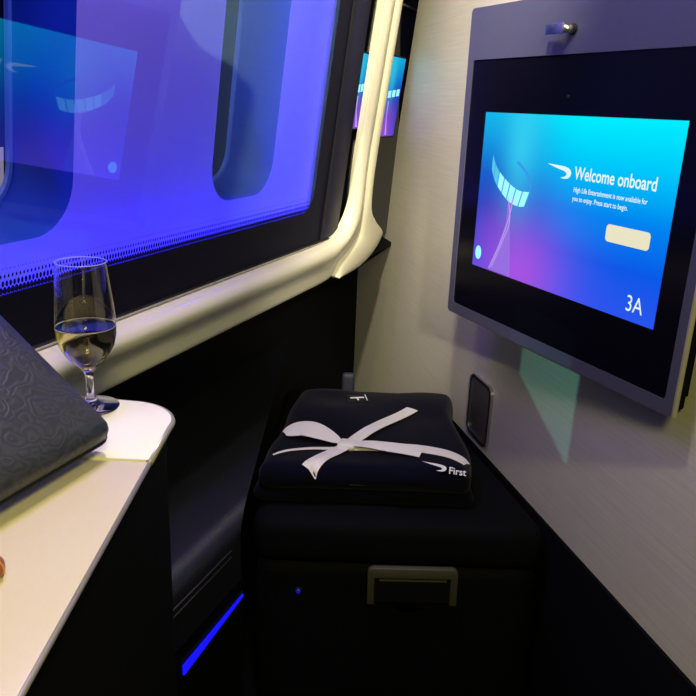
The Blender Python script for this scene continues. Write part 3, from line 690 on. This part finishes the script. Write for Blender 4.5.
# ------------------------------------------------------------------ console with table top
con = empty('console', (-0.35, 0.4, -1.15), 'dark sided console with a cream table top beside the seat', 'console')
TZ = -0.33
def left_x(y, perp=-0.628): return (perp + 0.3569 * y) / 0.9342
XE = -0.186
main = [(left_x(0.02), 0.02), (XE + 0.008, 0.02), (XE, 0.634), (left_x(0.634), 0.634)]
prism('table_top', main, TZ - 0.007, TZ, M_table, con, bev=0.0015)
cap = [(left_x(0.637), 0.637), (XE, 0.637)]
for i in range(13):
    a = R(-8 + 96 * i / 12); cap.append((XE - 0.062 + 0.062 * math.cos(a), 0.722 + 0.058 * math.sin(a)))
cap += [(-0.30, 0.787), (left_x(0.79), 0.79)]
prism('table_end', cap, TZ - 0.007, TZ + 0.001, M_cap, con, bev=0.0015)
tube('edging', [(x, y, TZ - 0.003) for x, y in cap[1:]], 0.0038, M_trim, con)
tube('edging', [(XE + 0.008, 0.02, TZ - 0.003), (XE + 0.0005, 0.634, TZ - 0.003)], 0.0026, M_trim, con)
body = [(left_x(0.02), 0.02), (XE + 0.003, 0.02), (XE - 0.005, 0.66)]
for i in range(9):
    a = R(0 + 90 * i / 8); body.append((XE - 0.005 - 0.05 + 0.05 * math.cos(a), 0.715 + 0.05 * math.sin(a)))
body += [(left_x(0.763), 0.763)]
prism('side_panel', body, -1.149, TZ - 0.0200, M_black, con)
prism('shadow_gap', [(x + (-0.002 if x > -0.2 else 0), y) for x, y in body], TZ - 0.0198, TZ - 0.0072, M_groove, con)

# champagne glass with wine
GX, GY = -0.282, 0.757
gl = empty('champagne_glass', (GX, GY, TZ + 0.001), 'half full stemmed champagne glass at the end of the cream table', 'glass')
M_glass = mat('clear_glass', (1, 1, 1, 1), 0.0, trans=1.0, ior=1.48, var=None)
M_wine = mat('pale_wine', lin(246, 236, 150), 0.0, trans=1.0, ior=1.33)
base_z = TZ + 0.0012
outp = [(0.0, 0.0), (0.0295, 0.0), (0.030, 0.001), (0.028, 0.0025), (0.014, 0.0045), (0.006, 0.008), (0.0042, 0.016), (0.0040, 0.032), (0.0048, 0.040), (0.0085, 0.046), (0.0165, 0.0535), (0.0235, 0.062), (0.0287, 0.072), (0.0312, 0.083), (0.0318, 0.094), (0.0310, 0.110), (0.0293, 0.130), (0.0272, 0.150), (0.0258, 0.163)]
inp = [(0.02545, 0.1631), (0.0268, 0.150), (0.0289, 0.130), (0.0306, 0.110), (0.0314, 0.094), (0.0308, 0.083), (0.0283, 0.0723), (0.0230, 0.0628), (0.0155, 0.0548), (0.0070, 0.0495), (0.0, 0.0485)]
lathe('bowl_and_stem', outp + inp, M_glass, gl, (GX, GY, base_z), 56)
winep = [(0.0, 0.0482), (0.0072, 0.0493), (0.0157, 0.0546), (0.0231, 0.0627), (0.0284, 0.0722), (0.0309, 0.083), (0.0315, 0.0925), (0.0312, 0.0937), (0.029, 0.0930), (0.0, 0.0930)]
lathe('wine', winep, M_wine, gl, (GX, GY, base_z), 56)

tube('rim', [(GX + 0.0256 * math.cos(R(7.5 * i)), GY + 0.0256 * math.sin(R(7.5 * i)), base_z + 0.1632) for i in range(48)], 0.0005, mat('rim_glint', lin(170, 180, 215), 0.1, spec=0.8, var=(40, 0.05)), gl, n=6, closed=True)  # pale colour stands in for light caught along the top edge of the glass
tube('meniscus_glint', [(GX + 0.0309 * math.cos(R(7.5 * i)), GY + 0.0309 * math.sin(R(7.5 * i)), base_z + 0.0936) for i in range(48)], 0.0005, mat('wine_glint', lin(225, 220, 185), 0.15, spec=0.8, var=(40, 0.05)), gl, n=6, closed=True)  # pale colour paints the glint around the wine surface

# leather pouch leaning on the table
pc, ps = Vector((0.0, 0.0, 0.0)), 1
ay = (nh * -0.803 + Z * 0.596).normalized(); az = dF.cross(ay).normalized()
if az.dot(nh) < 0: az = -az
ax = ay.cross(az).normalized()
corner = dF * 0.526 + nh * -0.430 + Z * -0.2985
if ax.dot(dF) < 0: ax = -ax; 
FP = frame(ax, ay, ax.cross(ay), corner)
po_ = empty('leather_pouch', dF * 0.42 + nh * -0.46 + Z * -0.329, 'dark embossed leather pouch leaning on the table beside the glass', 'pouch')
def pouch_mat():
    m = bpy.data.materials.new('paisley_leather'); m.use_nodes = True; nt = m.node_tree; p = nt.nodes['Principled BSDF']; N = nt.nodes.new; Lk = nt.links.new
    tc = N('ShaderNodeTexCoord')
    nz = N('ShaderNodeTexNoise'); nz.inputs['Scale'].default_value = 22; nz.inputs['Detail'].default_value = 2; Lk(tc.outputs['Object'], nz.inputs['Vector'])
    mx = N('ShaderNodeMixRGB'); mx.inputs[0].default_value = 0.06; Lk(tc.outputs['Object'], mx.inputs[1]); Lk(nz.outputs['Color'], mx.inputs[2])
    vo = N('ShaderNodeTexVoronoi'); vo.inputs['Scale'].default_value = 48; Lk(mx.outputs[0], vo.inputs['Vector'])
    sn = N('ShaderNodeMath'); sn.operation = 'MULTIPLY'; sn.inputs[1].default_value = 26; Lk(vo.outputs['Distance'], sn.inputs[0])
    s2 = N('ShaderNodeMath'); s2.operation = 'SINE'; Lk(sn.outputs[0], s2.inputs[0])
    b = N('ShaderNodeBump'); b.inputs['Strength'].default_value = 0.16; b.inputs['Distance'].default_value = 0.0006; Lk(s2.outputs[0], b.inputs['Height']); Lk(b.outputs[0], p.inputs['Normal'])
    cr = N('ShaderNodeValToRGB'); cr.color_ramp.elements[0].color = lin(30, 33, 42); cr.color_ramp.elements[1].color = lin(44, 48, 54)
    mr = N('ShaderNodeMapRange'); mr.inputs[1].default_value = -1; mr.inputs[2].default_value = 1; Lk(s2.outputs[0], mr.inputs[0]); Lk(mr.outputs[0], cr.inputs[0])
    Lk(cr.outputs[0], p.inputs['Base Color']); p.inputs['Roughness'].default_value = 0.42; return m
bp = rounded_grid(0.27, 0.24, 0.034, 0.015, 14)
for v in bp.verts:
    v.co.z += 0.006 * (1 - (2 * v.co.x / 0.27) ** 2) * (1 - (2 * v.co.y / 0.24) ** 2) * (1 if v.co.z > 0 else -1)
    v.co += Vector((-0.135, 0.12, -0.017))
bmo('pouch_body', bp, pouch_mat(), po_, FP, smooth=True)
tube('seam_piping', [(x, y, -0.017) for x, y in rrect(-0.2705, 0.0005, -0.0005, 0.2405, 0.018, 5)], 0.0018, M_groove, po_, FP, 6, closed=True)

# brown nut at the very left
nb = empty('brown_nut', (-0.246, 0.447, TZ), 'small brown rounded nut on the cream table at the left picture edge', 'nut')
bmn = bmesh.new(); bmesh.ops.create_icosphere(bmn, subdivisions=3, radius=1.0)
for v in bmn.verts:
    n_ = 1 + 0.06 * noise.noise(v.co * 3); v.co = Vector((v.co.x * 0.0095 * n_, v.co.y * 0.012 * n_, v.co.z * 0.0085 * n_)) + Vector((-0.2475, 0.447, TZ + 0.008))
bmo('kernel', bmn, M_brown, nb, smooth=True)
tube('seam_ridge', [(-0.2475 + 0.0097 * math.cos(R(a)), 0.447, TZ + 0.008 + 0.0087 * math.sin(R(a))) for a in range(0, 360, 20)], 0.0007, mat('pale_seam', lin(200, 140, 80), 0.5, var=(40, 0.1)), nb, n=6, closed=True)
